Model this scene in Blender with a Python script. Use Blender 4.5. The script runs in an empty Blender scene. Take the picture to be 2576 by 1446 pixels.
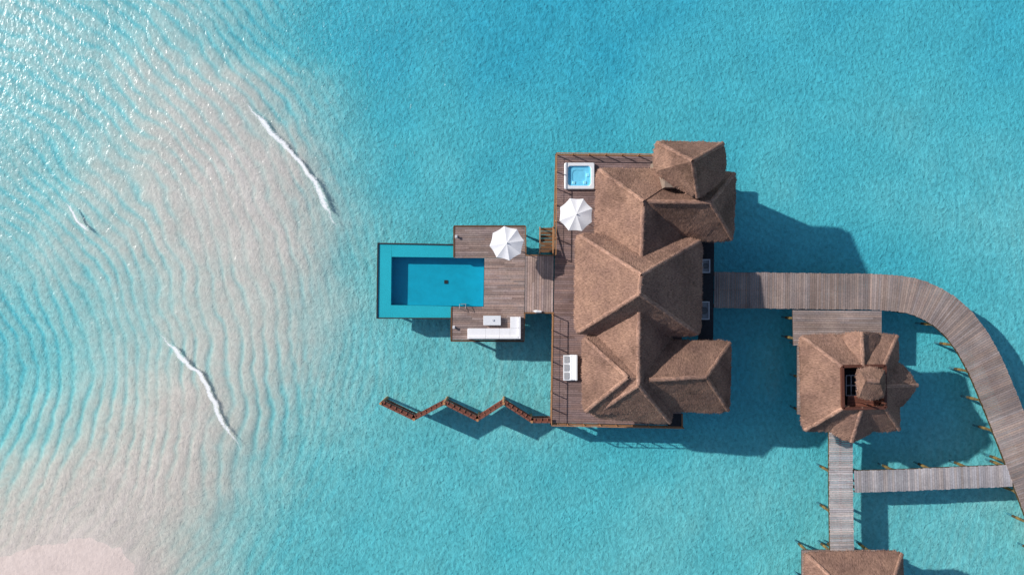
import bpy, bmesh, math, random
import numpy as np
from mathutils import Vector, noise as mnoise
random.seed(7); rng=np.random.default_rng(5)
scene=bpy.context.scene
S=28.0; H=61.0; CX=1288.0; CY=722.0
ZW=-2.2
def W(px,py,z=0.0):
    k=(H-z)/H
    return Vector(((px-CX)/S*k, -(py-CY)/S*k, z))
def WQ(pts,z): return [W(p[0],p[1],z) for p in pts]

# ------------------------------------------------------------ materials
def newmat(name):
    m=bpy.data.materials.new(name); m.use_nodes=True
    nt=m.node_tree; nt.nodes.clear(); return m,nt
def N(nt,t,**kw):
    n=nt.nodes.new(t)
    for k,v in kw.items(): setattr(n,k,v)
    return n
def mapping(nt,src,scale,rot=(0,0,0)):
    mp=N(nt,'ShaderNodeMapping'); mp.inputs['Scale'].default_value=scale; mp.inputs['Rotation'].default_value=rot
    nt.links.new(src,mp.inputs['Vector']); return mp.outputs[0]
def noisetex(nt,vec,scale,detail=3,rough=.5,dist=0):
    n=N(nt,'ShaderNodeTexNoise'); n.inputs['Scale'].default_value=scale; n.inputs['Detail'].default_value=detail
    n.inputs['Roughness'].default_value=rough; n.inputs['Distortion'].default_value=dist
    nt.links.new(vec,n.inputs['Vector']); return n.outputs['Fac']
def maprange(nt,src,a,b,c,d):
    n=N(nt,'ShaderNodeMapRange'); nt.links.new(src,n.inputs[0])
    for i,v in enumerate((a,b,c,d)): n.inputs[i+1].default_value=v
    return n.outputs[0]
def math_(nt,op,a,b):
    n=N(nt,'ShaderNodeMath',operation=op)
    for i,x in enumerate((a,b)):
        if isinstance(x,(int,float)): n.inputs[i].default_value=x
        else: nt.links.new(x,n.inputs[i])
    return n.outputs[0]
def mulcol(nt,col,fac):
    n=N(nt,'ShaderNodeVectorMath',operation='SCALE')
    if isinstance(col,tuple): n.inputs[0].default_value=col[:3]
    else: nt.links.new(col,n.inputs[0])
    nt.links.new(fac,n.inputs['Scale']); return n.outputs[0]
def surf(name,col,rough=.7,nscale=4.0,namt=.25,bump=.2,bscale=None,stretch=(1,1,1),spec=.3,uv=False,detail=5,col2=None,big=.0,bdist=.05,patch=0):
    m,nt=newmat(name)
    out=N(nt,'ShaderNodeOutputMaterial'); b=N(nt,'ShaderNodeBsdfPrincipled')
    b.inputs['Roughness'].default_value=rough; b.inputs['Specular IOR Level'].default_value=spec
    if uv: src=N(nt,'ShaderNodeTexCoord').outputs['UV']
    else: src=N(nt,'ShaderNodeNewGeometry').outputs['Position']
    pos=N(nt,'ShaderNodeNewGeometry').outputs['Position']
    v=mapping(nt,src,stretch)
    f=noisetex(nt,v,nscale,detail,.6)
    fac=maprange(nt,f,.25,.75,1-namt,1+namt)
    if big>0:
        f2=noisetex(nt,pos,.35,3,.6)
        fac=math_(nt,'MULTIPLY',fac,maprange(nt,f2,.3,.7,1-big,1+big))
    if patch>0:
        f3=noisetex(nt,mapping(nt,pos,(1,1,1),(.3,.2,.9)),.28,5,.62,.5)
        fac=math_(nt,'MULTIPLY',fac,maprange(nt,f3,.54,.63,1,1-patch))
        f4=noisetex(nt,mapping(nt,src,(1.2,1.2,1)),2.2,4,.6)
        fac=math_(nt,'MULTIPLY',fac,maprange(nt,f4,.3,.7,1-patch*.6,1+patch*.6))
    at=N(nt,'ShaderNodeAttribute'); at.attribute_name='tint'
    if col2:
        mx=N(nt,'ShaderNodeMix',data_type='RGBA'); nt.links.new(maprange(nt,noisetex(nt,pos,.5,4,.6),.3,.7,0,1),mx.inputs['Factor'])
        mx.inputs['A'].default_value=(*col,1); mx.inputs['B'].default_value=(*col2,1)
        base=mx.outputs['Result']
    else: base=col
    c=mulcol(nt,base,fac)
    mm=N(nt,'ShaderNodeVectorMath',operation='MULTIPLY'); nt.links.new(c,mm.inputs[0]); nt.links.new(at.outputs['Color'],mm.inputs[1])
    nt.links.new(mm.outputs[0],b.inputs['Base Color'])
    if bump>0:
        bp=N(nt,'ShaderNodeBump'); bp.inputs['Strength'].default_value=bump; bp.inputs['Distance'].default_value=bdist
        nt.links.new(noisetex(nt,v,bscale or nscale*1.7,detail,.6),bp.inputs['Height'])
        nt.links.new(bp.outputs[0],b.inputs['Normal'])
    nt.links.new(b.outputs[0],out.inputs[0]); return m

M_deck=surf('deck_wood',(.26,.175,.155),.75,6,.25,.25,big=.2,col2=(.205,.135,.128))
M_pooldeck=surf('pool_deck_wood',(.42,.31,.265),.75,6,.25,.25,big=.2,col2=(.31,.22,.20))
M_walk=surf('boardwalk_wood',(.36,.28,.245),.8,6,.25,.25,big=.2,col2=(.265,.203,.187))
M_grey=surf('weathered_wood',(.46,.42,.415),.85,6,.25,.25,big=.18,col2=(.36,.325,.33))
M_rail=surf('rail_wood',(.28,.14,.065),.6,8,.3,.1)
M_redwood=surf('red_wood',(.20,.075,.05),.6,8,.35,.15)
M_wall=surf('plaster_wall',(.25,.19,.15),.8,3,.15,.1)
M_stilt=surf('stilt_wood',(.14,.10,.04),.8,5,.5,.3)
M_thatch=surf('thatch',(.300,.180,.130),.95,1.0,.5,.8,bscale=1.0,stretch=(12,3.5,1),spec=.08,uv=True,detail=6,col2=(.205,.122,.095),big=.14,bdist=.06,patch=.24)
M_white=surf('white_fabric',(.84,.83,.84),.85,5,.05,.1)
M_whitep=surf('white_plastic',(.77,.78,.80),.35,5,.04,.0,spec=.5)
M_cush=surf('grey_white_fabric',(.62,.63,.66),.9,5,.06,.1)
M_metal=surf('brushed_metal',(.30,.30,.31),.45,5,.1,.0,spec=.5)
M_dark=surf('dark_roofing',(.028,.028,.034),.8,4,.3,.1)
M_black=surf('dark_stone',(.035,.028,.026),.5,4,.3,.1)
M_ledge=surf('teal_tile',(.03,.45,.53),.4,14,.25,.0,big=.06)
M_basin=surf('blue_tile',(.006,.36,.50),.4,1.5,.09,.0,big=.06)
M_spa=surf('spa_shell',(.26,.66,.88),.3,2,.1,.0)

def watermat(name,tint,rough,scale,strength,dist,detail=3,stretch=(1,1,1),rot=0,f0=.02):
    m,nt=newmat(name)
    out=N(nt,'ShaderNodeOutputMaterial'); tr=N(nt,'ShaderNodeBsdfTransparent'); tr.inputs[0].default_value=(*tint,1)
    gl=N(nt,'ShaderNodeBsdfGlossy'); gl.inputs['Roughness'].default_value=rough
    pos=N(nt,'ShaderNodeNewGeometry').outputs['Position']
    v=mapping(nt,pos,stretch,(0,0,rot))
    n1=noisetex(nt,v,scale,detail,.55,.4)
    bp=N(nt,'ShaderNodeBump'); bp.inputs['Strength'].default_value=strength; bp.inputs['Distance'].default_value=dist
    nt.links.new(n1,bp.inputs['Height']); nt.links.new(bp.outputs[0],gl.inputs['Normal'])
    lw=N(nt,'ShaderNodeLayerWeight'); lw.inputs[0].default_value=.5
    f5=math_(nt,'POWER',lw.outputs['Facing'],5.0)
    fac=math_(nt,'ADD',math_(nt,'MULTIPLY',f5,.9),f0)
    mx=N(nt,'ShaderNodeMixShader'); nt.links.new(fac,mx.inputs[0])
    nt.links.new(tr.outputs[0],mx.inputs[1]); nt.links.new(gl.outputs[0],mx.inputs[2])
    nt.links.new(mx.outputs[0],out.inputs[0]); return m
M_sea=watermat('sea_water',(.955,.99,.985),.28,2.0,1.0,.10,3,(1,.8,1),.5,.036)
M_poolw=watermat('pool_water',(.85,.99,1),.08,3,.25,.05)

def seabedmat():
    m,nt=newmat('seabed_sand')
    out=N(nt,'ShaderNodeOutputMaterial'); b=N(nt,'ShaderNodeBsdfDiffuse')
    at=N(nt,'ShaderNodeAttribute'); at.attribute_name='seacol'
    am=N(nt,'ShaderNodeAttribute'); am.attribute_name='wavelet_light'
    pos=N(nt,'ShaderNodeNewGeometry').outputs['Position']
    v=mapping(nt,pos,(1.0,.78,1),(0,0,.5))
    v2=mapping(nt,pos,(.85,1.0,1),(0,0,-.3))
    n1=noisetex(nt,v,2.9,2,.5,.3)
    n3=noisetex(nt,v2,4.8,2,.5,.2)
    n2=noisetex(nt,pos,.4,3,.5,.3)
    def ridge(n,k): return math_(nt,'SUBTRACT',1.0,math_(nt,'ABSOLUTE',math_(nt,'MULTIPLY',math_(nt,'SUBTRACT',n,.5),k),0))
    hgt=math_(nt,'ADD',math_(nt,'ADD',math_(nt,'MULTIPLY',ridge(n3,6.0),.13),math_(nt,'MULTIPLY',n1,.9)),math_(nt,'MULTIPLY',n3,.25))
    f1=maprange(nt,hgt,.4,.9,-.21,.23)  # wavelet light and dark painted into the seabed colour
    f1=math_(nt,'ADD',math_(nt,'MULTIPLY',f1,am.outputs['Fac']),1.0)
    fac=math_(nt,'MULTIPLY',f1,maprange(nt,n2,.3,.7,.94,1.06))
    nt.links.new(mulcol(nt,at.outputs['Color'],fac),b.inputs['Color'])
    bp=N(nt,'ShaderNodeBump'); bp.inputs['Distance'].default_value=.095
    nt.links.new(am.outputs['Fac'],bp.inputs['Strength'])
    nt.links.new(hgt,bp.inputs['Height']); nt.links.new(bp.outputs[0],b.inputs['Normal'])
    nt.links.new(b.outputs[0],out.inputs[0]); return m
M_seabed=seabedmat()
def foammat():
    m,nt=newmat('sea_foam')
    out=N(nt,'ShaderNodeOutputMaterial'); tr=N(nt,'ShaderNodeBsdfTransparent'); d=N(nt,'ShaderNodeBsdfDiffuse'); d.inputs[0].default_value=(.97,.97,.98,1)
    pos=N(nt,'ShaderNodeNewGeometry').outputs['Position']
    uv=N(nt,'ShaderNodeTexCoord').outputs['UV']; sp=N(nt,'ShaderNodeSeparateXYZ'); nt.links.new(uv,sp.inputs[0])
    n=noisetex(nt,pos,2.4,7,.8,1.4)
    a=math_(nt,'ABSOLUTE',math_(nt,'SUBTRACT',sp.outputs[1],.25),0)
    prof=maprange(nt,a,0,.7,.36,-.26)
    e=math_(nt,'ABSOLUTE',math_(nt,'SUBTRACT',sp.outputs[0],.5),0)
    ends=maprange(nt,e,.3,.5,0,-.42)
    t=math_(nt,'ADD',math_(nt,'ADD',n,prof),ends)
    fac=maprange(nt,t,.56,.8,0,.95)
    mx=N(nt,'ShaderNodeMixShader'); nt.links.new(fac,mx.inputs[0]); nt.links.new(tr.outputs[0],mx.inputs[1]); nt.links.new(d.outputs[0],mx.inputs[2])
    nt.links.new(mx.outputs[0],out.inputs[0]); return m
M_foam=foammat()

# ------------------------------------------------------------ mesh builder
WL={}
def link(o): scene.collection.objects.link(o)
def empty(name,loc,label,cat,group=None):
    o=bpy.data.objects.new(name,None); o.location=loc; link(o); WL[o]=Vector(loc)
    o.empty_display_size=.3
    o['label']=label; o['category']=cat
    if group: o['group']=group
    return o
class MB:
    def __init__(s): s.v=[];s.f=[];s.t=[];s.uv=[]
    def add(s,vs,fs,t=(1,1,1),uvs=None):
        if isinstance(t,(int,float)): t=(t,t,t)
        b=len(s.v); s.v+= [tuple(x) for x in vs]
        for i,f in enumerate(fs):
            s.f.append([b+j for j in f]); s.t.append(t)
            s.uv.append(uvs[i] if uvs else [(0,0)]*len(f))
    def prism(s,top,h,t=1):
        top=[Vector(p) for p in top]; n=len(top); bot=[p-Vector((0,0,h)) for p in top]
        fs=[list(range(n)),[2*n-1-i for i in range(n)]]+[[i,(i+1)%n,n+(i+1)%n,n+i] for i in range(n)]
        s.add(top+bot,fs,t)
    def box(s,c,size,rz=0,t=1,bev=0):
        c=Vector(c); a,b,h=[x/2 for x in size]; ca,sa=math.cos(rz),math.sin(rz)
        def ring(z,i):
            return [c+Vector((x*ca-y*sa,x*sa+y*ca,z)) for x,y in [(-a+i,-b+i),(a-i,-b+i),(a-i,b-i),(-a+i,b-i)]]
        if bev<=0:
            s.prism(ring(h,0),2*h,t); return
        def oct(z,i):
            k=bev; pts=[(-a+i+k,-b+i),(a-i-k,-b+i),(a-i,-b+i+k),(a-i,b-i-k),(a-i-k,b-i),(-a+i+k,b-i),(-a+i,b-i-k),(-a+i,-b+i+k)]
            return [c+Vector((x*ca-y*sa,x*sa+y*ca,z)) for x,y in pts]
        R=[oct(-h,0),oct(h-bev,0),oct(h-bev*.35,bev*.35),oct(h,bev)]
        vs=sum(R,[]); fs=[]
        for r in range(3):
            for i in range(8): fs.append([r*8+i,r*8+(i+1)%8,(r+1)*8+(i+1)%8,(r+1)*8+i])
        fs.append([24+i for i in range(8)]); fs.append([7-i for i in range(8)])
        s.add(vs,fs,t)
    def beam(s,a,b,w,h,t=1):
        a=Vector(a);b=Vector(b);d=(b-a).normalized(); 
        side=d.cross(Vector((0,0,1)))
        if side.length<1e-4: side=Vector((1,0,0))
        side.normalize(); up=side.cross(d).normalized()
        vs=[]
        for p in (a,b):
            for x,y in ((-1,-1),(1,-1),(1,1),(-1,1)): vs.append(p+side*x*w/2+up*y*h/2)
        s.add(vs,[[0,1,2,3],[7,6,5,4],[0,4,5,1],[1,5,6,2],[2,6,7,3],[3,7,4,0]],t)
    def cyl(s,a,b,r0,r1,n=10,t=1):
        a=Vector(a);b=Vector(b);d=(b-a).normalized(); x=d.orthogonal().normalized(); y=d.cross(x)
        vs=[a+(x*math.cos(6.2832*i/n)+y*math.sin(6.2832*i/n))*r0 for i in range(n)]+[b+(x*math.cos(6.2832*i/n)+y*math.sin(6.2832*i/n))*r1 for i in range(n)]
        s.add(vs,[[i,(i+1)%n,n+(i+1)%n,n+i] for i in range(n)]+[list(range(n))[::-1],[n+i for i in range(n)]],t)
    def obj(s,name,mat,parent=None,origin=None,smooth=False,recalc=True):
        o0=WL[parent] if parent else (Vector(origin) if origin is not None else Vector((0,0,0)))
        org=Vector(origin) if origin is not None else o0
        me=bpy.data.meshes.new(name)
        me.from_pydata([tuple(Vector(p)-org) for p in s.v],[],s.f)
        uvl=me.uv_layers.new(name='UVMap')
        flat=[c for u in s.uv for p in u for c in p]; uvl.data.foreach_set('uv',flat)
        ca=me.attributes.new('tint','FLOAT_COLOR','CORNER')
        cols=[c for f,t in zip(s.f,s.t) for _ in f for c in (*t,1.0)]; ca.data.foreach_set('color',cols)
        if recalc:
            bm=bmesh.new(); bm.from_mesh(me); bmesh.ops.recalc_face_normals(bm,faces=bm.faces); bm.to_mesh(me); bm.free()
        if smooth:
            me.polygons.foreach_set('use_smooth',[True]*len(me.polygons))
        me.materials.append(mat); me.update()
        o=bpy.data.objects.new(name,me); link(o)
        if parent: o.parent=parent; o.location=org-WL[parent]
        else: o.location=org
        WL[o]=org; return o

def rt(base=1,amt=.2,hue=.03):
    k=base*(1+random.uniform(-amt,amt)); h=random.uniform(-hue,hue)
    return (k*(1+h),k,k*(1-h))
def planks(mb,q,width=.2,th=.05,gap=.025,seg=3.2,amt=.2,base=1):
    p00,p10,p11,p01=[Vector(p) for p in q]
    L=((p01-p00).length+(p11-p10).length)/2; n=max(1,round(L/width)); g=gap/L
    for i in range(n):
        a=i/n+g/2; b=(i+1)/n-g/2
        A0=p00.lerp(p01,a);A1=p10.lerp(p11,a);B0=p00.lerp(p01,b);B1=p10.lerp(p11,b)
        len_=(A1-A0).length; cuts=[0]; c=random.uniform(.2,1)*seg/len_
        while c<.97: cuts.append(c); c+=seg/len_
        cuts.append(1)
        for u,v in zip(cuts[:-1],cuts[1:]):
            mb.prism([A0.lerp(A1,u),A0.lerp(A1,v-.004/len_),B0.lerp(B1,v-.004/len_),B0.lerp(B1,u)],th,rt(base,amt,.05))
    mb.prism([p-Vector((0,0,th+.01)) for p in (p00,p10,p11,p01)],.16,.25)
def railing(mb,a,b,h=.9,step=1.5,mid=1,tk=1):
    a=Vector(a);b=Vector(b);L=(b-a).length;n=max(1,round(L/step))
    for i in range(n+1):
        p=a.lerp(b,i/n); mb.beam(p+Vector((0,0,-.2)),p+Vector((0,0,h)),.08,.08,rt(1.3*tk,.3))
    up=Vector((0,0,h)); mb.beam(a+up,b+up,.07,.04,1.5*tk)
    for k in range(mid):
        u=Vector((0,0,h*(k+1)/(mid+1))); mb.beam(a+u,b+u,.02,.02,1.0*tk)

# ------------------------------------------------------------ seabed
def vnoise(X,Y,sc,seed):
    r=np.random.default_rng(seed); G=r.random((128,128)); x=X/sc;y=Y/sc
    xi=np.floor(x).astype(int);yi=np.floor(y).astype(int);fx=x-xi;fy=y-yi
    fx=fx*fx*(3-2*fx);fy=fy*fy*(3-2*fy)
    g=lambda a,b:G[a%128,b%128]
    return ((g(xi,yi)*(1-fx)+g(xi+1,yi)*fx)*(1-fy)+(g(xi,yi+1)*(1-fx)+g(xi+1,yi+1)*fx)*fy)*2-1
def sst(a,b,x):
    t=np.clip((x-a)/(b-a),0,1); return t*t*(3-2*t)
CP=[(0,0,.5),(150,150,.52),(300,30,.42),(450,100,.6),(560,250,.8),(560,60,.46),(640,60,.38),(740,60,.2),(850,100,.08),(800,260,.4),(720,240,.56),(620,340,.86),(500,300,.82),(400,220,.68),(250,300,.56),(100,320,.46),(0,220,.45),
(100,450,.46),(300,450,.68),(450,450,.82),(600,430,.87),(700,450,.9),(760,480,.88),(850,430,.5),(900,450,.3),(960,450,.14),
(50,600,.48),(200,600,.6),(350,600,.72),(500,600,.82),(700,600,.87),(810,600,.86),(890,600,.55),(930,600,.36),(1010,600,.16),
(50,750,.38),(200,750,.5),(350,750,.58),(500,750,.74),(650,750,.81),(790,750,.78),(890,750,.54),(1000,750,.24),
(0,900,.32),(100,900,.36),(250,900,.48),(370,900,.64),(500,880,.74),(650,900,.76),(800,900,.68),(900,900,.48),(1050,900,.3),(1200,900,.26),
(0,1050,.44),(150,1050,.6),(300,1050,.76),(450,1050,.86),(540,1060,.89),(640,1050,.64),(800,1050,.55),(900,1050,.4),(1000,1050,.26),
(0,1200,.7),(150,1200,.82),(300,1200,.88),(450,1200,.91),(540,1190,.84),(620,1200,.52),(700,1200,.42),(850,1200,.27),(1000,1200,.14),
(0,1330,.88),(150,1300,.9),(250,1300,.91),(350,1340,.92),(440,1350,.85),(520,1350,.52),(650,1350,.32),(800,1350,.2),
(50,1440,.94),(200,1440,.94),(330,1440,.93),(410,1440,.82),(520,1440,.44),(700,1440,.2),
(1200,100,.06),(1000,100,.08),(1000,400,.16),(1100,250,.12),(1500,200,.08),(1500,60,.05),(1300,450,.16),(1200,520,.18),(2000,200,.14),(1800,60,.08),(2200,60,.09),(2500,60,.12),(2400,300,.18),(2400,500,.22),(2000,400,.18),(1700,300,.14),(1800,1300,.22),(1500,1300,.18),(1200,1250,.2),(1050,1150,.22),(900,1350,.14),(2500,1300,.28),(1150,930,.36),(1300,930,.32),(1600,700,.1),(2000,700,.08),(2000,1000,.1),(2400,1000,.18),(2300,800,.14),(1600,1000,.12),(1900,1250,.22),(2250,1350,.22),(1300,1400,.18),(1600,1420,.22)]
xs=np.arange(-50,50.01,.15); ys=np.arange(-29,29.01,.15)
far=np.array([1,3,8,20,50,120,300,600.])
xs=np.concatenate([-50-far[::-1],xs,xs[-1]+far]); ys=np.concatenate([-29-far[::-1],ys,ys[-1]+far])
X,Y=np.meshgrid(xs,ys)
K=(H+2.9)/H
PX=np.clip(X*S/K+CX,-60,2640); PY=np.clip(-Y*S/K+CY,-60,1500)
num=np.zeros_like(PX);den=np.zeros_like(PX)
wx=PX+18*vnoise(PX,PY,110,1)+8*vnoise(PX,PY,40,2); wy=PY+18*vnoise(PX,PY,110,3)+8*vnoise(PX,PY,40,4)
for (a,b,s_) in CP:
    d2=(wx-a)**2+(wy-b)**2; sg=64 if a<1000 else 115
    w=np.exp(-d2/(2*sg**2))+3e-5/(1+d2/4e4); num+=w*s_;den+=w
s=num/den
s=s+(.045*vnoise(PX,PY,330,21)+.03*vnoise(PX,PY,140,22)+.02*vnoise(PX,PY,60,23))*(1-sst(.5,.8,s))
e=np.sqrt(((wx-175)/170)**2+((wy-1450)/92)**2)+.06*vnoise(PX,PY,35,31)
isl=1-sst(.6,1.8,e); s=np.maximum(s,0)
s=s*(1-isl)+isl*1.0
warp=30*vnoise(PX,PY,230,11)+13*vnoise(PX,PY,85,12)+5*vnoise(PX,PY,28,19)
r=np.hypot(PX+420,(PY-1000)*1.05)+warp
tr1=(0.5+0.5*np.cos(2*np.pi*r/35.0))**2.8
r2=np.hypot(PX+200,(PY-820)*1.1)+16*vnoise(PX,PY,120,13)+6*vnoise(PX,PY,45,14)
tr2=(0.5+0.5*np.cos(2*np.pi*r2/23.0))**1.8
m=sst(.12,.42,s)*(1-sst(.95,.99,s))
patch=.5+.5*sst(-.6,.4,vnoise(PX,PY,130,15)+.6*vnoise(PX,PY,38,25))
low=np.clip(sst(640,800,PX)+sst(1000,1150,PY)*.4,0,1)
fadeL=1-.6*sst(1050,1300,PY)
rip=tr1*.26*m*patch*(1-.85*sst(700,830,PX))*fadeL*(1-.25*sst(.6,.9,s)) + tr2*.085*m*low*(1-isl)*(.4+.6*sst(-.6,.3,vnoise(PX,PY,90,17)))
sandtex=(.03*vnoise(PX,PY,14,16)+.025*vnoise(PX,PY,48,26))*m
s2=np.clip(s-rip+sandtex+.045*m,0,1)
Z=-3.25+1.05*s/.97-.035*rip/.16
def lin(c): 
    c=np.array(c)/255.; return np.where(c<.04045,c/12.92,((c+.055)/1.055)**2.4)
stops=[0,.15,.3,.45,.6,.75,.88,1.0]
cols=[lin(c) for c in [(58,167,190),(84,183,195),(114,192,197),(144,199,199),(173,201,197),(198,202,194),(210,200,192),(217,203,197)]]
COL=np.stack([np.interp(s2,stops,[c[i] for c in cols]) for i in range(3)],-1)
g=np.clip(PY/1446,0,1)[...,None]; COL=COL*(np.array([.97,.99,1.02])*(1-g)+np.array([1.06,1.02,.99])*g)
wavelet_light=.52+.42*(1-sst(.2,.7,s))+.1*low; wavelet_light=np.minimum(wavelet_light,1)*(1-isl*.5)  # strength of the painted wavelet light and of the bump
nx,ny=len(xs),len(ys)
co=np.stack([X,Y,Z],-1).reshape(-1,3)
me=bpy.data.meshes.new('seabed'); me.vertices.add(nx*ny); me.vertices.foreach_set('co',co.ravel())
idx=np.arange(nx*ny).reshape(ny,nx); q=np.stack([idx[:-1,:-1],idx[:-1,1:],idx[1:,1:],idx[1:,:-1]],-1).reshape(-1,4)
me.loops.add(q.size); me.loops.foreach_set('vertex_index',q.ravel()); me.polygons.add(len(q))
me.polygons.foreach_set('loop_start',np.arange(len(q))*4); me.polygons.foreach_set('loop_total',np.full(len(q),4))
me.polygons.foreach_set('use_smooth',np.ones(len(q),bool))
me.update(calc_edges=True)
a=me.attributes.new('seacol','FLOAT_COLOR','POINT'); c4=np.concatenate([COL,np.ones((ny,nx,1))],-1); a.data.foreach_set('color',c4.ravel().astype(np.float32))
a=me.attributes.new('wavelet_light','FLOAT','POINT'); a.data.foreach_set('value',wavelet_light.ravel().astype(np.float32))
me.materials.append(M_seabed); o=bpy.data.objects.new('ground',me); link(o); o['kind']='structure'; o['label']='rippled pale sand seabed and sandbar under clear shallow water'; o['category']='seabed'
mb=MB(); mb.add([(-640,-620,ZW),(640,-620,ZW),(640,620,ZW),(-640,620,ZW)],[[0,1,2,3]])
o=mb.obj('water',M_sea); o['kind']='structure'; o['label']='clear turquoise lagoon water with small wavelets'; o['category']='sea'

def catmull(P,n):
    P=[Vector(p) for p in P]; P=[2*P[0]-P[1]]+P+[2*P[-1]-P[-2]]; out=[]
    for i in range(1,len(P)-2):
        for k in range(n):
            t=k/n; a,b,c,d=P[i-1:i+3]
            out.append(.5*((2*b)+(-a+c)*t+(2*a-5*b+4*c-d)*t*t+(-a+3*b-3*c+d)*t**3))
    out.append(P[-2]); return out
def foam(pts,width,label):
    z=ZW+.012
    C=catmull([W(x,y,z) for x,y in pts],10); n=len(C); mb=MB(); vs=[];uv=[]
    for i,p in enumerate(C):
        t=(C[min(i+1,n-1)]-C[max(i-1,0)]).normalized(); nrm=Vector((-t.y,t.x,0))
        w=width*(1+.5*mnoise.noise(p*.8))
        for v in (0,1): vs.append(p+nrm*(v-.3)*w+nrm*.25*mnoise.noise(p*1.1)); uv.append((i/(n-1),v))
    fs=[[2*i,2*i+1,2*i+3,2*i+2] for i in range(n-1)]
    mb.add(vs,fs,1,[[uv[j] for j in f] for f in fs])
    o=mb.obj('surf_foam',M_foam,recalc=False); o['kind']='stuff'; o['label']=label; o['category']='foam'
foam([(595,225),(645,285),(698,342),(742,392),(778,438),(808,487),(832,535),(862,600)],.85,'white foam line of a small breaking wave on the sandbar')
foam([(370,790),(425,865),(468,910),(505,945),(530,985),(550,1035),(575,1085),(640,1175)],.8,'thin white foam of a wavelet running over sand')
foam([(155,500),(185,540),(205,562),(235,590)],.45,'short patch of white foam on shallow water')

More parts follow.
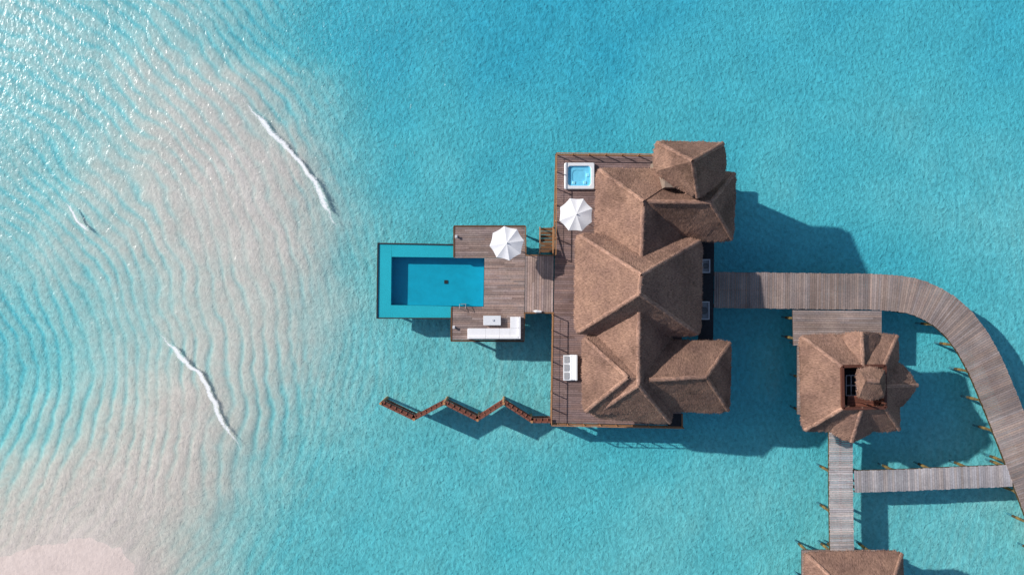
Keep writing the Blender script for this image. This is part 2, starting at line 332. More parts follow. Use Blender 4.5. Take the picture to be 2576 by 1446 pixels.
# ------------------------------------------------------------ thatch roof
def roofmesh(faces,seg=.5,ridges=(),tuft=20,drop=.32,tone=1.0,rr0=.11):
    bm=bmesh.new(); uvl=bm.loops.layers.uv.new('UVMap')
    for F in faces:
        F=[Vector(p) for p in F]; nrm=Vector((0,0,0))
        for i in range(len(F)): nrm+=(F[i]-F[0]).cross(F[(i+1)%len(F)]-F[0])
        if nrm.z<0: F=F[::-1]; nrm=-nrm
        nrm.normalize(); side=Vector((-nrm.y,nrm.x,0)); side.normalize(); down=side.cross(nrm)
        f=bm.faces.new([bm.verts.new(p) for p in F])
        for l in f.loops: l[uvl].uv=(l.vert.co.dot(side),l.vert.co.dot(down))
    bmesh.ops.remove_doubles(bm,verts=bm.verts,dist=.01)
    corners=[v.co.copy() for v in bm.verts if v.is_boundary]
    cen=sum((v.co for v in bm.verts),Vector())/len(bm.verts)
    bmesh.ops.triangulate(bm,faces=bm.faces)
    for _ in range(7):
        es=[e for e in bm.edges if e.calc_length()>seg]
        if not es: break
        bmesh.ops.subdivide_edges(bm,edges=es,cuts=1); bmesh.ops.triangulate(bm,faces=[f for f in bm.faces if len(f.verts)>3])
    for v in bm.verts:
        p=v.co.copy(); q=p+Vector((mnoise.noise(p*2+Vector((9,0,0)))*.03,mnoise.noise(p*2)*.03,mnoise.noise(p*.9)*.05+mnoise.noise(p*3.1)*.02))
        for c in corners:
            dd=(p-c).length
            if dd<.7:
                dr=Vector((cen.x-c.x,cen.y-c.y,0)).normalized(); q+=dr*.24*(1-dd/.7)
        if v.is_boundary:
            q+=Vector((random.uniform(-.04,.04),random.uniform(-.04,.04),random.uniform(-.04,.02)))
        v.co=q
    bm.normal_update(); bm.verts.ensure_lookup_table()
    mb=MB(); vs=[v.co.copy() for v in bm.verts]; ix={v:i for i,v in enumerate(bm.verts)}
    fs=[];us=[]
    for f in bm.faces: fs.append([ix[v] for v in f.verts]); us.append([tuple(l[uvl].uv) for l in f.loops])
    mb.add(vs,fs,tone,us)
    for e in bm.edges:
        if not e.is_boundary: continue
        f=e.link_faces[0]; a,b=e.verts[0].co,e.verts[1].co; d=(b-a); mid=(a+b)/2
        out=Vector((d.y,-d.x,0)); 
        if out.length<1e-5: continue
        out.normalize()
        if out.dot(f.calc_center_median()-mid)>0: out=-out
        a2=a-out*.06-Vector((0,0,drop)); b2=b-out*.06-Vector((0,0,drop))
        mb.add([a,b,b2,a2],[[0,1,2,3]],.75*tone,[[(0,0),(d.length,0),(d.length,.3),(0,.3)]])
        n=max(1,int(d.length/.05))
        for i in range(n):
            t=(i+random.random())/n; p=a.lerp(b,t)-out*.05-Vector((0,0,random.uniform(0,.15))); dn=d.normalized()*.04
            L=random.uniform(.06,.22)
            tip=p+out*L+d.normalized()*random.uniform(-.08,.08)+Vector((0,0,-random.uniform(.0,.2)))
            u=random.random()*9
            mb.add([p-dn,p+dn,tip],[[0,1,2]],rt(1.25*tone,.4),[[(u,0),(u+.05,0),(u,.3)]])
    for f in bm.faces:
        A=f.calc_area(); nrm=f.normal
        side=Vector((-nrm.y,nrm.x,0))
        if side.length<1e-4: continue
        side.normalize(); down=side.cross(nrm); down=down if down.z<0 else -down
        k=A*tuft; k=int(k)+(random.random()<k-int(k)); vv=[v.co for v in f.verts]
        for _ in range(k):
            r1,r2=random.random(),random.random()
            if r1+r2>1: r1,r2=1-r1,1-r2
            p=vv[0]+(vv[1]-vv[0])*r1+(vv[2]-vv[0])*r2; w=random.uniform(.012,.032); L=random.uniform(.06,.22)
            tip=p+down*L+side*random.uniform(-.06,.06)+nrm*random.uniform(.012,.045)
            mb.add([p-side*w+nrm*.015,p+side*w+nrm*.015,tip],[[0,1,2]],rt(1.02*tone,.5),[[(r1*9,r2*9),(r1*9+.1,r2*9),(r1*9,r2*9+.3)]])
    bm.free()
    for a,b in ridges:
        a=Vector(a);b=Vector(b);a=a.lerp(b,.07); L=(b-a).length;n=max(2,int(L/.3)); d=(b-a).normalized(); side=d.cross(Vector((0,0,1))).normalized(); up=side.cross(d)
        ring=[];m_=6
        for i in range(n+1):
            p=a.lerp(b,i/n); rr=rr0*(1+.3*mnoise.noise(p*2.3)); p=p+side*.03*mnoise.noise(p*1.3+Vector((3,3,3)))
            ring.append([p+side*math.cos(math.pi*j/m_)*rr*1.6+up*(math.sin(math.pi*j/m_)*rr-.02) for j in range(m_+1)])
        for i in range(n):
            for j in range(m_):
                mb.add([ring[i][j],ring[i][j+1],ring[i+1][j+1],ring[i+1][j]],[[0,1,2,3]],rt(1.36*tone,.18),[[(j*.1,i*.35),(j*.1+.1,i*.35),(j*.1+.1,i*.35+.35),(j*.1,i*.35+.35)]])
            for _ in range(4):
                t=random.random(); p=a.lerp(b,(i+t)/n)+up*rr0*.7; sd=side*random.choice((-1,1)); tip=p+sd*random.uniform(.12,.28)-up*random.uniform(0,.1)+d*random.uniform(-.1,.1)
                mb.add([p-d*.035,p+d*.035,tip],[[0,1,2]],rt(1.15*tone,.4),[[(t*9,0),(t*9+.1,0),(t*9,.3)]])
    return mb
def hip(nw,ne,se,sw,ze,ra,rb,zr,ax):
    nw,ne,se,sw=[W(*p,ze) for p in (nw,ne,se,sw)]; ra=W(*ra,zr); rb=W(*rb,zr)
    if ax=='v': F=[[nw,ne,ra],[ne,se,rb,ra],[se,sw,rb],[sw,nw,ra,rb]]; R=[(nw,ra),(ne,ra),(se,rb),(sw,rb),(ra,rb)]
    else: F=[[nw,ne,rb,ra],[ne,se,rb],[se,sw,ra,rb],[sw,nw,ra]]; R=[(nw,ra),(ne,rb),(se,rb),(sw,ra),(ra,rb)]
    return F,R

# ------------------------------------------------------------ main villa
V=empty('water_villa',W(1600,720,0),'large thatched overwater villa with hipped roofs on a timber deck','villa')
def roof(parent,F,R,**k): return roofmesh(F,ridges=R,**k).obj('roof',M_thatch,parent,recalc=False)
F,R=hip((1500,420),(1738,424),(1735,650),(1495,650),3.0,(1619,505),(1611,700),6.0,'v'); roof(V,F,[R[0],R[4]])
F,R=hip((1600,432),(1853,430),(1846,607),(1600,604),3.2,(1619,506),(1788,508),5.9,'h'); roof(V,F,[R[1],R[2],R[4]],tone=.9)
F,R=hip((1448,585),(1769,600),(1765,845),(1445,840),3.7,(1613,690),(1609,738),8.0,'v'); roof(V,F,R,tone=1.04)
F,R=hip((1474,770),(1692,770),(1692,1069),(1485,1048),2.95,(1608,735),(1606,968),6.2,'v'); roof(V,F,[R[2],R[3],R[4]])
F,R=hip((1640,855),(1841,854),(1837,1038),(1640,1034),3.2,(1622,955),(1777,947),5.8,'h'); roof(V,F,[R[1],R[2],R[4]],tone=.9)
F,R=hip((1463,843),(1600,844),(1600,1040),(1466,1040),3.65,(1579,948),(1612,950),6.15,'h'); roof(V,F,[R[0],R[3]])
za,zp,zt=5.7,9.2,6.5
nw,ne,ee,ww=W(1646,353,za),W(1825,357,za),W(1829,442,za),W(1642,432,za); ap=W(1742,404,zp); tl=W(1757,503,zt)
roof(V,[[nw,ne,ap],[ne,ee,tl,ap],[nw,ap,tl,ww]],[(nw,ap),(ne,ap),(tl,ap)],tone=.93)
mb=MB()
def wbox(x0,y0,x1,y1,z0,z1,t=1):
    a=W(x0,y0,z1);b=W(x1,y1,z1); mb.box(((a.x+b.x)/2,(a.y+b.y)/2,(z0+z1)/2),(abs(b.x-a.x),abs(a.y-b.y),z1-z0),0,t)
wbox(1530,455,1740,600,.01,3.3);wbox(1492,630,1725,800,.01,3.72);wbox(1520,790,1665,1030,.01,3.35);wbox(1660,885,1808,1008,.01,3.45)
wbox(1700,460,1818,578,.01,3.4); wbox(1672,382,1795,470,.02,5.8)
mb.obj('wall',M_wall,V)
mb=MB()
planks(mb,WQ([(1401,390),(1720,394),(1713,1068),(1388,1062)],0),.2,amt=.22)
planks(mb,WQ([(1721,410),(1800,412),(1797,598),(1721,598)],-.004),.2)
planks(mb,WQ([(1716,880),(1795,882),(1793,1010),(1714,1010)],-.004),.2)
mb.obj('deck',M_deck,V,recalc=False)
zd=-.16
mb=MB()
planks(mb,WQ([(1144,570),(1320,570),(1321,648),(1143,648)],zd),.2,amt=.24,base=.82)
planks(mb,WQ([(1219,648.5),(1321,648.5),(1319,770),(1217,770)],zd),.17,amt=.28)
planks(mb,WQ([(1138,770.5),(1319,770.5),(1316,854),(1137,853)],zd),.2,amt=.24,base=.82)
mb.obj('deck',M_pooldeck,V,recalc=False)
mb=MB()
p=WQ([(1321.5,642),(1393,642),(1391,784),(1319.5,784)],zd); planks(mb,[p[0],p[3],p[2],p[1]],.22,seg=9,base=1.05,amt=.24)
mb.obj('deck',M_pooldeck,V)
def fascia(a,b,z,w=.14,h=.3,t=1,mat=M_rail): 
    mb=MB()
    A=W(*a,z);B=W(*b,z); mb.beam(A+Vector((0,0,.03-h/2)),B+Vector((0,0,.03-h/2)),w,h,t); mb.obj('edge_board',mat,V)
for a,b in [((1399,388),(1393,642)),((1391,784),(1386,1066)),((1397,388),(1650,391)),((1384,1065),(1716,1073)),((1716,1073),(1716,1040))]: fascia(a,b,0)
for a,b in [((1142,568),(1322,568)),((1142,568),(1142,646)),((1136,772),(1135,856)),((1134,856),(1318,857))]: fascia(a,b,zd,t=.45)
for a,b in [((1322,568),(1323,640)),((1318,857),(1320,786)),((1318,786),(1389,786)),((1322,641),(1392,641))]: fascia(a,b,zd,w=.1,t=.9)
for a,b in [((1399,389),(1397,640)),((1399,389),(1646,392)),((1389,790),(1386,1064)),((1386,1064),(1714,1071))]:
    mb=MB(); railing(mb,W(*a,0),W(*b,0)); mb.obj('railing',M_rail,V)
mb=MB(); mb.prism(WQ([(1762,600),(1797,600),(1794,858),(1758,858)],-.05),.25); mb.obj('service_platform',M_dark,V)
mb=MB(); mb.prism(WQ([(1680,1040),(1715,1040),(1714,1072),(1680,1071)],.02),.1); mb.obj('service_platform',M_dark,V)
mb=MB()
for i in range(7):
    y0=572+i*9; z=-.35-.28*(6-i)
    mb.prism(WQ([(1360,y0),(1390,y0),(1390,y0+8),(1360,y0+8)],z),.06,rt(.6,.2))
mb.beam(W(1358,572,-2.4),W(1358,636,-.3),.1,.2,.8); mb.beam(W(1391,572,-2.4),W(1391,636,-.3),.1,.2,.8)
for x in (1358,1391): mb.beam(W(x,571,-2.5),W(x,571,.2),.1,.1,1.4); mb.beam(W(x,571,.2),W(x,636,.7),.08,.08,1.5); mb.beam(W(x,636,-.3),W(x,636,.7),.1,.1,1.2)
mb.obj('stairs',M_rail,V)
def stiltproto(parent,h=3.0):
    mb=MB(); mb.cyl((0,0,0),(0,0,-.9),.11,.12,10,1.0); mb.cyl((0,0,-.9),(0,0,-1.4),.13,.14,10,(1.4,1.35,1.1)); mb.cyl((0,0,-1.4),(0,0,-1.9),.13,.13,10,(.45,.5,.6)); mb.cyl((0,0,-1.9),(0,0,-h),.09,.09,10,(.35,1.9,6.0)); mb.cyl((0,0,-.02),(0,0,-.22),.16,.16,10,1.3)  # lowest segment tinted like lit water, underwater haze painted into its colour
    mb.v=[tuple(Vector(v)+WL[parent]) for v in mb.v]
    return mb.obj('stilt',M_stilt,parent).data
SM=None
def stilt(parent,p):
    global SM
    if SM is None:
        SM=stiltproto(parent); o=[c for c in parent.children if c.name.startswith('stilt')][0]
    else:
        o=bpy.data.objects.new('stilt',SM); o.parent=parent; link(o)
    o.location=Vector(p)-WL[parent]; return o
for x in (1405,1500,1600,1700): 
    for y in (402,500,600,700,800,900,1000,1052): stilt(V,W(x,y,-.22))
for p in [(1790,430),(1785,580),(1780,700),(1780,840),(1780,890),(1780,1000),(1155,580),(1240,580),(1310,580),(1150,845),(1230,845),(1305,845),(1340,720),(1340,775),(1270,720)]: stilt(V,W(*p,-.42))

# ------------------------------------------------------------ pool
PO=empty('swimming_pool',W(1080,705,-2),'rectangular blue infinity pool with shallow teal ledge beside timber deck','pool')
mb=MB(); zl=-.42
for q in ([(951,612),(985,612.5),(983,798),(949,797.5)],[(985.2,613),(1141,616),(1141,647),(985.2,645)],[(983.2,766),(1136,769),(1135,798),(983.2,798)]): mb.prism(WQ(q,zl),.6)
mb.obj('ledge',M_ledge,PO)
mb=MB(); zb=-1.25
A,B,C_,D_=WQ([(985,645.5),(1218,648.5),(1216,769.5),(983,766)],-.36)
bb=[Vector((p.x,p.y,zb)) for p in (A,B,C_,D_)]
top=[A,B,C_,D_]
mb.add(bb,[[0,1,2,3]],1)
for i in range(4):
    j=(i+1)%4; t0=top[i].copy();t1=top[j].copy(); t0.z=t1.z=zl+.02 if i!=1 else -.22; mb.add([t0,t1,bb[j],bb[i]],[[0,1,2,3]],.9)
mb.obj('basin',M_basin,PO,recalc=False)
mb=MB()
for a,b in [((950.5,611),(1142,614.5)),((950.5,611),(948,799)),((948,799),(1136,800)),]:
    A1=W(*a,-.33);B1=W(*b,-.33); mb.beam(A1-Vector((0,0,.45)),B1-Vector((0,0,.45)),.1,.9)
mb.obj('rim',M_black,PO)
mb=MB(); mb.add(WQ([(952,612.5),(1141,615.5),(1141,648),(1218,648.5),(1216,770),(1136,770),(1135,797.5),(949.5,797.5)],-.37),[list(range(8))])
mb.obj('pool_water',M_poolw,PO,recalc=False)
mb=MB(); d=W(1122,708,zb); mb.box((d.x,d.y,zb+.03),(.32,.32,.05),0,1); mb.obj('drain',M_black,PO)
mb=MB()
for x in (1157,1172):
    a=W(x,775,zd); b=W(x,764,zd)
    mb.cyl(a,a+Vector((0,0,.5)),.02,.02,8);mb.cyl(a+Vector((0,0,.5)),Vector((b.x,b.y,.2)),.02,.02,8);mb.cyl(Vector((b.x,b.y,.2)),Vector((b.x,b.y,-1.2)),.02,.02,8)
for z in (-.5,-.8,-1.1):
    mb.beam(Vector((W(1157,764,zd).x,W(1157,764,zd).y,z)),Vector((W(1172,764,zd).x,W(1172,764,zd).y,z)),.06,.03)
mb.obj('ladder',M_metal,PO)
mb=MB(); mb.prism(WQ([(985,645),(1216,649),(1214,769),(985,766)],-1.3),.3,1); 
mb.obj('support_slab',M_black,PO)
for x in (970,1125):
    for y in (628,785): stilt(PO,W(x,y,-1.05))

# ------------------------------------------------------------ hot tub
c=W(1457,443,0); T=empty('hot_tub',c,'square white hot tub filled with light blue water on the deck','hot tub')
w,hh=2.7,2.35
def rrect(a,b,r,z,n=5):
    pts=[]
    for cx,cy,s0 in ((a-r,b-r,0),(-a+r,b-r,90),(-a+r,-b+r,180),(a-r,-b+r,270)):
        for i in range(n+1):
            t=math.radians(s0+90*i/n); pts.append(Vector((c.x+cx+r*math.cos(t),c.y+cy+r*math.sin(t),z)))
    return pts
mb=MB(); rings=[rrect(w/2,hh/2,.12,.0),rrect(w/2,hh/2,.12,.26),rrect(w/2-.05,hh/2-.05,.14,.3),rrect(w/2-.3,hh/2-.26,.25,.3),rrect(w/2-.34,hh/2-.3,.25,.25)]
n=len(rings[0]); mb.add(sum(rings,[]),[[r*n+i,r*n+(i+1)%n,(r+1)*n+(i+1)%n,(r+1)*n+i] for r in range(4) for i in range(n)]); mb.obj('shell',M_whitep,T,recalc=False,smooth=False)
mb=MB(); rings=[rrect(w/2-.34,hh/2-.3,.25,.26),rrect(w/2-.4,hh/2-.36,.3,.12),rrect(w/2-.7,hh/2-.6,.3,.1),rrect(w/2-.8,hh/2-.68,.3,.06)]
mb.add(sum(rings,[]),[[r*n+i,r*n+(i+1)%n,(r+1)*n+(i+1)%n,(r+1)*n+i] for r in range(3) for i in range(n)]+[[3*n+i for i in range(n)]],1)
for sx,sy in ((-.5,-.6),(.5,-.58),(.78,.1)): mb.box((c.x+sx,c.y+sy,.11),(.3,.3,.12),.2*sx,(1.7,1.2,1.05),.04)
mb.obj('basin',M_spa,T,recalc=False)
mb=MB(); r_=rrect(w/2-.34,hh/2-.3,.25,.235); mb.add(r_,[list(range(n))]); mb.obj('tub_water',M_poolw,T,recalc=False)

# ------------------------------------------------------------ umbrellas
def umbrella(px,py,z0,rad,rot,label):
    zt=z0+2.9; c=W(px,py,z0+2.6); base=Vector((c.x,c.y,z0))
    U=empty('parasol',base,label,'umbrella','white parasols on the villa deck')
    mb=MB(); ns=8;sub=6;nr=7; vs=[Vector((c.x,c.y,zt))]
    for k in range(1,nr+1):
        for i in range(ns*sub):
            f=(i%sub)/sub; a=rot+2*math.pi*i/(ns*sub); sag=math.sin(math.pi*f)
            rr=rad*k/nr*(math.cos(math.pi/ns)/math.cos((f-.5)*2*math.pi/ns))*(1-.035*sag*k/nr)
            z=zt-.29*(k/nr)**1.15-.05*sag*(k/nr)
            vs.append(Vector((c.x+rr*math.cos(a),c.y+rr*math.sin(a),z)))
    m=ns*sub; fs=[[0,1+i,1+(i+1)%m] for i in range(m)]
    for k in range(nr-1): fs+=[[1+k*m+i,1+k*m+(i+1)%m,1+(k+1)*m+(i+1)%m,1+(k+1)*m+i] for i in range(m)]
    b=len(vs)
    for i in range(m): v=vs[1+(nr-1)*m+i]; vs.append(v-Vector((0,0,.13+.03*math.sin(i*2.1))))
    fs+=[[1+(nr-1)*m+i,1+(nr-1)*m+(i+1)%m,b+(i+1)%m,b+i] for i in range(m)]
    mb.add(vs,fs); mb.obj('canopy',M_white,U,recalc=False,smooth=False)
    for i in range(ns):
        mb=MB(); a=rot+2*math.pi*i/ns; mb.cyl((c.x,c.y,zt-.04),(c.x+rad*math.cos(a)*.99,c.y+rad*math.sin(a)*.99,zt-.33),.02,.015,6); mb.obj('rib',M_metal,U)
    mb=MB(); mb.cyl(base,(c.x,c.y,zt+.05),.04,.035,12); mb.cyl((c.x,c.y,zt),(c.x,c.y,zt+.14),.07,.03,10); mb.obj('pole',M_whitep,U)
    mb=MB(); mb.cyl(base+Vector((0,0,.005)),base+Vector((0,0,.1)),.42,.38,24); mb.obj('base',M_cush,U)
umbrella(1275,611,zd,1.50,.15,'open white octagonal parasol on the pool deck')
umbrella(1449,539,0,1.50,.35,'open white octagonal parasol beside the hot tub')

# ------------------------------------------------------------ sofa, table, bench
a=W(1243,838,zd); SO=empty('corner_sofa',a,'L-shaped white outdoor corner sofa at the pool deck edge','sofa')
def R4(x0,y0,x1,y1,z0,z1,mb,t=1,bev=0,sk=0):
    A=W(x0,y0,z1);B=W(x1,y1,z1); mb.box(((A.x+B.x)/2,(A.y+B.y)/2,(z0+z1)/2),(abs(B.x-A.x),abs(A.y-B.y),z1-z0),sk,t,bev)
mb=MB(); R4(1176,826,1310,851,zd+.04,zd+.26,mb,1.2);R4(1284,796,1310,825.5,zd+.04,zd+.26,mb,1.2); mb.obj('frame',M_cush,SO)
def part(name,mat,par,*args,**kw):
    mb=MB(); R4(*args,mb,**kw); return mb.obj(name,mat,par)
for x0,x1 in ((1177,1221.5),(1221.8,1256.5),(1256.8,1283.2)): part('seat_cushion',M_white,SO,x0,825,x1,845,zd+.262,zd+.44,bev=.015)
part('seat_cushion',M_white,SO,1283.5,824.3,1304,845,zd+.262,zd+.44,bev=.015);part('seat_cushion',M_white,SO,1283.5,796,1304,824,zd+.262,zd+.44,bev=.015)
for x0,x1 in ((1177,1221.5),(1221.8,1256.5),(1256.8,1304)): part('backrest',M_white,SO,x0,845.4,x1,851,zd+.262,zd+.58,bev=.02)
part('backrest',M_white,SO,1304.4,796,1310,823.7,zd+.262,zd+.58,bev=.02);part('backrest',M_white,SO,1304.4,824,1310,851,zd+.262,zd+.58,bev=.02)
a=W(1238,804,zd); TA=empty('coffee_table',a,'low white rectangular outdoor table next to the sofa','table')
mb=MB(); R4(1216,793,1260,817,zd+.32,zd+.38,mb,1,.02); mb.obj('table_top',M_whitep,TA)
for x,y in ((1219,796),(1257,796),(1219,814),(1257,814)):
    mb=MB(); p=W(x,y,zd); mb.cyl(p+Vector((0,0,.005)),p+Vector((0,0,.315)),.03,.035,8); mb.obj('leg',M_whitep,TA)
mb=MB(); p=W(1240,804,zd+.38); mb.cyl((p.x,p.y,zd+.385),(p.x,p.y,zd+.43),.07,.09,14); mb.cyl((p.x,p.y,zd+.43),(p.x,p.y,zd+.44),.1,.1,14); o=mb.obj('bowl',M_cush,None,origin=(p.x,p.y,zd+.385)); o['label']='small pale bowl standing on the white table'; o['category']='bowl'
a=W(1435,924,0); BE=empty('garden_bench',a,'white three-seat outdoor bench with grey cushions on the deck','bench')
part('seat',M_whitep,BE,1417,892,1453,956,.2,.32,bev=.03); part('leg',M_whitep,BE,1418,893,1421,955,.01,.2); part('leg',M_whitep,BE,1450,893,1453,955,.01,.2); part('armrest',M_whitep,BE,1434,891,1446,955,.321,.42,t=1.05,bev=.04)
for i in range(3):
    y0=894+i*20.5; part('cushion',M_cush,BE,1419,y0+1,1432,y0+17,.325,.38,t=.6,bev=.02)
part('backrest',M_whitep,BE,1447,892,1453,956,.321,.8,t=1.05,bev=.03)
p=W(1352,782,zd+.1); mb=MB(); mb.cyl(p+Vector((-.35,.02,.05)),p+Vector((-.1,0,.05)),.07,.13,12); mb.cyl(p+Vector((-.1,0,.05)),p+Vector((.35,-.03,.03)),.13,.1,12); o=mb.obj('rolled_towel',M_white,None,origin=p,smooth=False); o['label']='rolled white towel lying at the deck edge'; o['category']='towel'
for x,y in ((1148,594),(1142,822)):
    p=W(x,y,zd); L=empty('deck_lamp',p,'small square white lamp standing on the pool deck','lamp','small lamps on the pool deck')
    mb=MB(); mb.box(p+Vector((0,0,.03)),(.22,.26,.05),0,1,.01); mb.box(p+Vector((0,0,.16)),(.14,.16,.2),0,1,.02); mb.obj('body',M_whitep,L)
    mb=MB(); mb.box(p+Vector((0,0,.275)),(.2,.22,.03),0,2,.01); mb.obj('cap',M_metal,L)
for x,y,w_,h_ in ((1776,668,.72,1.2),(1771,780,.95,1.6)):
    p=W(x,y,.8); L=empty('air_conditioner',Vector((p.x,p.y,-.05)),'pale grey air conditioning unit on a dark service platform','air conditioner','air conditioners on the service platform')
    mb=MB(); t=.08
    mb.box((p.x,p.y,.35),(w_-.1,h_-.1,.78),0,.5)
    for sx in (-1,1): mb.box((p.x+sx*(w_/2-t/2),p.y,.42),(t,h_,.86),0,1); 
    for sy in (-1,1): mb.box((p.x,p.y+sy*(h_/2-t/2),.417),(w_-2*t,t,.85),0,1)
    mb.obj('casing',M_cush,L)
    mb=MB(); mb.cyl((p.x,p.y,.742),(p.x,p.y,.78),w_*.36,w_*.36,18,.3)
    for i in range(5): mb.beam((p.x-w_*.38,p.y-w_*.34+i*w_*.17,.8),(p.x+w_*.38,p.y-w_*.34+i*w_*.17,.8),.02,.02)
    mb.obj('fan_grille',M_metal,L)

# ------------------------------------------------------------ zigzag fence
pts=[(957,1014),(1041,1054),(1117,1014),(1201,1056),(1267,1014),(1338,1060),(1386,1060)]
ZF=empty('zigzag_fence',W(1170,1035,ZW),'reddish brown zigzag timber privacy screen standing in the water','fence')
for i,(a,b) in enumerate(zip(pts[:-1],pts[1:])):
    zt=.35; A=W(*a,zt);B=W(*b,zt); mb=MB(); L=(B-A).length; n=int(L/.22); d=(B-A)/n
    nrm=Vector((-(B-A).y,(B-A).x,0)).normalized()
    for j in range(n):
        mb.prism([A+d*j+nrm*.02-Vector((0,0,.08)),A+d*(j+.9)+nrm*.02-Vector((0,0,.08)),A+d*(j+.9)-nrm*.02-Vector((0,0,.08)),A+d*j-nrm*.02-Vector((0,0,.08))],2.7,rt(.9,.35))
    mb.beam(A,B,.16,.08,1.1)
    for z in (.5,1.3,2.2): mb.beam(A+nrm*.07-Vector((0,0,z)),B+nrm*.07-Vector((0,0,z)),.07,.12,1.3)
    mb.prism([A-nrm*.1-Vector((0,0,.05)),B-nrm*.1-Vector((0,0,.05)),B+nrm*.32-Vector((0,0,.05)),A+nrm*.32-Vector((0,0,.05))],.05,.8)
    for j in range(int(L/.5)): 
        p=A.lerp(B,(j+.5)/int(L/.5)); mb.beam(p-nrm*.08+Vector((0,0,.01)),p+nrm*.33+Vector((0,0,.01)),.05,.06,1.7)
    mb.obj('panel',M_redwood,ZF)
for a in pts[:-1]:
    mb=MB(); p=W(*a,.45); mb.cyl(p,Vector((p.x,p.y,-3.2)),.12,.14,10,1.6); mb.obj('post',M_rail,ZF)

# ------------------------------------------------------------ boardwalks
def boardwalk(pts,width,mat,label,z=0.0,pw=.2,amt=.16,sstep=3.0,off=.12,base=1,both=True):
    C=catmull([W(x,y,z) for x,y in pts],24)
    L=[0]
    for a,b in zip(C[:-1],C[1:]): L.append(L[-1]+(b-a).length)
    def at(s):
        s=max(0,min(L[-1]-1e-6,s)); lo=0
        while L[lo+1]<s: lo+=1
        t=(s-L[lo])/(L[lo+1]-L[lo]); return C[lo].lerp(C[lo+1],t),(C[lo+1]-C[lo]).normalized()
    def fr(s):
        p,_=at(s); a,_=at(s-.6); b,_=at(s+.6); t=(b-a).normalized(); return p,t,Vector((-t.y,t.x,0))
    mid=at(L[-1]/2)[0]; Bw=empty('boardwalk',Vector((mid.x,mid.y,z)),label,'boardwalk')
    mb=MB(); n=int(L[-1]/pw); fl=1
    for i in range(n):
        if i%int(random.uniform(7,18))==0: fl=random.uniform(.85,1.15)
        s0=i*pw;s1=s0+pw-.03
        p,t,nn=fr(s0);p2,t2,n2=fr(s1); j=random.uniform(-.03,.03)
        mb.prism([p-nn*(width/2+j),p2-n2*(width/2+j),p2+n2*(width/2-j),p+nn*(width/2-j)],.05,rt(fl*base,amt,.06))
    mb.obj('deck',mat,Bw,recalc=False)
    mb=MB(); m=max(2,int(L[-1]/.8))
    for i in range(m):
        a,_,na=fr(i*L[-1]/m); b,_,nb=fr((i+1)*L[-1]/m)
        for o_ in (-width/2+.06,0,width/2-.06): mb.beam(a+na*o_-Vector((0,0,.17)),b+nb*o_-Vector((0,0,.17)),.12,.22,.45)
    k=int(L[-1]/sstep)
    for i in range(k+1):
        p,t,nn=fr(.4+i*(L[-1]-.8)/max(1,k))
        mb.beam(p-nn*(width/2-.05)-Vector((0,0,.37)),p+nn*(width/2-.05)-Vector((0,0,.37)),.2,.16,.6)
        for sd in (-1,1): stilt(Bw,p+nn*sd*(width/2-off)-Vector((0,0,.3)))
    mb.obj('beam',M_stilt,Bw)
    return Bw
boardwalk([(1797,728),(1950,730),(2100,732),(2215,734),(2300,745),(2375,781),(2432,838),(2474,908),(2508,985),(2548,1085),(2588,1190),(2640,1330),(2690,1470)],3.22,M_walk,'wide curved timber boardwalk on stilts leading to the villa',sstep=2.9,amt=.2,off=.2)
boardwalk([(2116,1075),(2116,1180),(2117,1290),(2119,1400)],2.12,M_grey,'narrow weathered grey timber walkway linking two thatched pavilions',z=-.02,amt=.2,off=.2)
boardwalk([(2150,1210),(2280,1206),(2420,1200),(2548,1195)],1.95,M_grey,'narrow weathered grey timber walkway joining the curved boardwalk',z=-.03,amt=.18,off=.2)

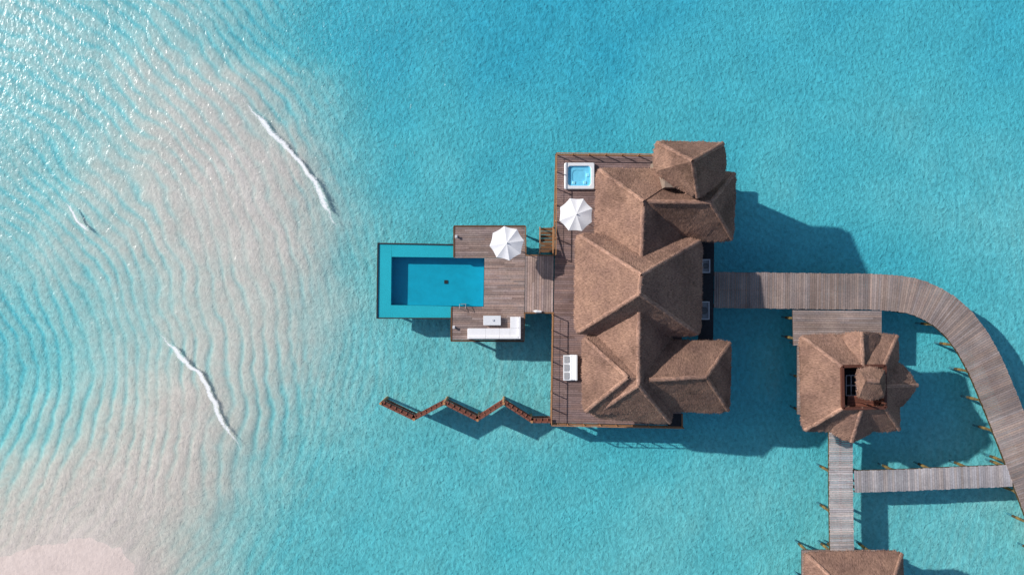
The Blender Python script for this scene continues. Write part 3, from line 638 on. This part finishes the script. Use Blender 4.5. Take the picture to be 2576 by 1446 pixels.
# ------------------------------------------------------------ pavilions
def pavilion(off,label,north=True,south=True,east=True,entry=True):
    off=Vector(off); P=lambda x,y,z: W(x,y,z)+off
    b=P(2140,960,0); b.z=0
    V2=empty('thatched_pavilion',b,label,'pavilion','thatched pavilions along the walkway')
    zo,zi=2.8,5.0
    O=[P(2011,841,zo),P(2260,838,zo),P(2266,1084,zo),P(2018,1085,zo)]; I=[P(2118,920,zi),P(2225,918,zi),P(2226,1024,zi),P(2120,1026,zi)]
    F=[[O[i],O[(i+1)%4],I[(i+1)%4],I[i]] for i in range(4)]; R=[(O[i],I[i]) for i in range(4)]
    roof(V2,F,R)
    def dorm(a,tip,b_,top):
        roof(V2,[[a,tip,top],[tip,b_,top]],[(tip,top)],drop=.25,tone=1.0)
    if north: dorm(P(2110,842,zo+.08),P(2168,828,4.15),P(2224,842,zo+.08),P(2171,920,5.1))
    if south: dorm(P(2206,1080,zo+.08),P(2141,1117,3.2),P(2078,1080,zo+.08),P(2170,1022,5.1))
    if east: dorm(P(2260,903,zo+.08),P(2315,968,3.2),P(2263,1032,zo+.08),P(2222,970,5.1))
    e=[P(2156,922,5.9),P(2230,924,5.9),P(2228,1005,5.9),P(2158,1003,5.9)]; ra,rb=P(2178,956,6.9),P(2212,958,6.9)
    roof(V2,[[e[0],e[1],rb,ra],[e[1],e[2],rb],[e[2],e[3],ra,rb],[e[3],e[0],ra]],[(ra,rb)],tone=1.05,drop=.25)
    mb=MB()
    for p,q_ in ((I[0],I[1]),(I[1],I[2]),(I[2],I[3]),(I[3],I[0])):
        mb.beam(p+Vector((0,0,.02)),q_+Vector((0,0,.02)),.22,.25,.5)
        lo=[v-Vector((0,0,1.6)) for v in (p,q_)]; mb.add([p,q_,lo[1],lo[0]],[[0,1,2,3]],.8)
    cc=(I[0]+I[2])/2
    for x,y in ((-.2,1.2),(1.3,1.2),(-.2,-1.2),(1.3,-1.2)): mb.beam((cc.x+x,cc.y+y,3.4),(cc.x+x,cc.y+y,6.0),.12,.12,.5)
    for i in range(7):
        y=cc.y-1.65+i*.13; mb.beam((cc.x-1.0,y,4.3+.02*i),(cc.x+1.65,y,4.3+.02*i),.1,.05,rt(1.1,.3))
    mb.obj('lantern_frame',M_redwood,V2)
    mb=MB()
    f=P(2141,968,3.6)
    for x in (-.42,.0,.42): mb.beam((f.x+x,f.y-.85,3.6),(f.x+x,f.y+.85,3.6),.06,.05,2.2)
    for y in (-.85,.0,.85): mb.beam((f.x-.42,f.y+y,3.61),(f.x+.42,f.y+y,3.61),.06,.05,2.2)
    mb.obj('window',M_metal,V2)
    mb=MB(); mb.prism([I[i]*1.0+Vector((0,0,-1.9)) for i in range(4)],.1,1); mb.obj('ceiling',M_dark,V2)
    mb=MB(); cx=(O[0]+O[2])/2
    mb.box((cx.x,cx.y,1.4),(6.2,6.0,2.7)); mb.obj('wall',M_wall,V2)
    mb=MB(); q=[Vector((cx.x+x*3.3,cx.y+y*3.2,-.04)) for x,y in ((-1,1),(1,1),(1,-1),(-1,-1))]; planks(mb,q,.25); mb.obj('floor',M_walk,V2,recalc=False)
    for x in (-2.7,0,2.9):
        for y in (-3.0,0,3.0): stilt(V2,Vector((cx.x+x,cx.y+y,-.22)))
    if entry:
        mb=MB(); planks(mb,WQ([(1995,779),(2218,781),(2218,868),(1997,868)],-.01),.2,amt=.2); 
        mb.obj('deck',M_walk,V2,recalc=False)
        for x,y in ((1999,800),(1999,850),(2100,790),(2210,790)): stilt(V2,W(x,y,-.22))
pavilion((0,0,0),'square thatched pavilion with open lantern and pointed dormers beside the boardwalk')
pavilion((.4,-18.6,0),'square thatched pavilion at the end of the narrow walkway',north=False,entry=False)

# ------------------------------------------------------------ light, sky, camera
el=math.radians(29.5); d=Vector((1,-.44,0)).normalized()*math.cos(el); d.z=-math.sin(el)
sd=bpy.data.lights.new('sun','SUN'); sd.energy=4.8; sd.angle=math.radians(.9); sd.color=(1,.95,.90)
so=bpy.data.objects.new('sun',sd); so.rotation_euler=d.to_track_quat('-Z','Y').to_euler(); so.location=(-60,25,60); link(so)
w=bpy.data.worlds.new('World'); scene.world=w; w.use_nodes=True; nt=w.node_tree
sky=nt.nodes.new('ShaderNodeTexSky'); sky.sky_type='NISHITA'; sky.sun_disc=False; sky.sun_elevation=el; sky.sun_rotation=math.atan2(-1,.44)
nt.links.new(sky.outputs[0],nt.nodes['Background'].inputs[0]); nt.nodes['Background'].inputs[1].default_value=.115
cam=bpy.data.cameras.new('camera'); cam.sensor_width=36; cam.lens=36*H/(2576/S); cam.clip_end=3000
co_=bpy.data.objects.new('camera',cam); co_.location=(0,0,H); link(co_); scene.camera=co_
scene.view_settings.view_transform='Standard'; scene.view_settings.look='None'; scene.view_settings.exposure=0
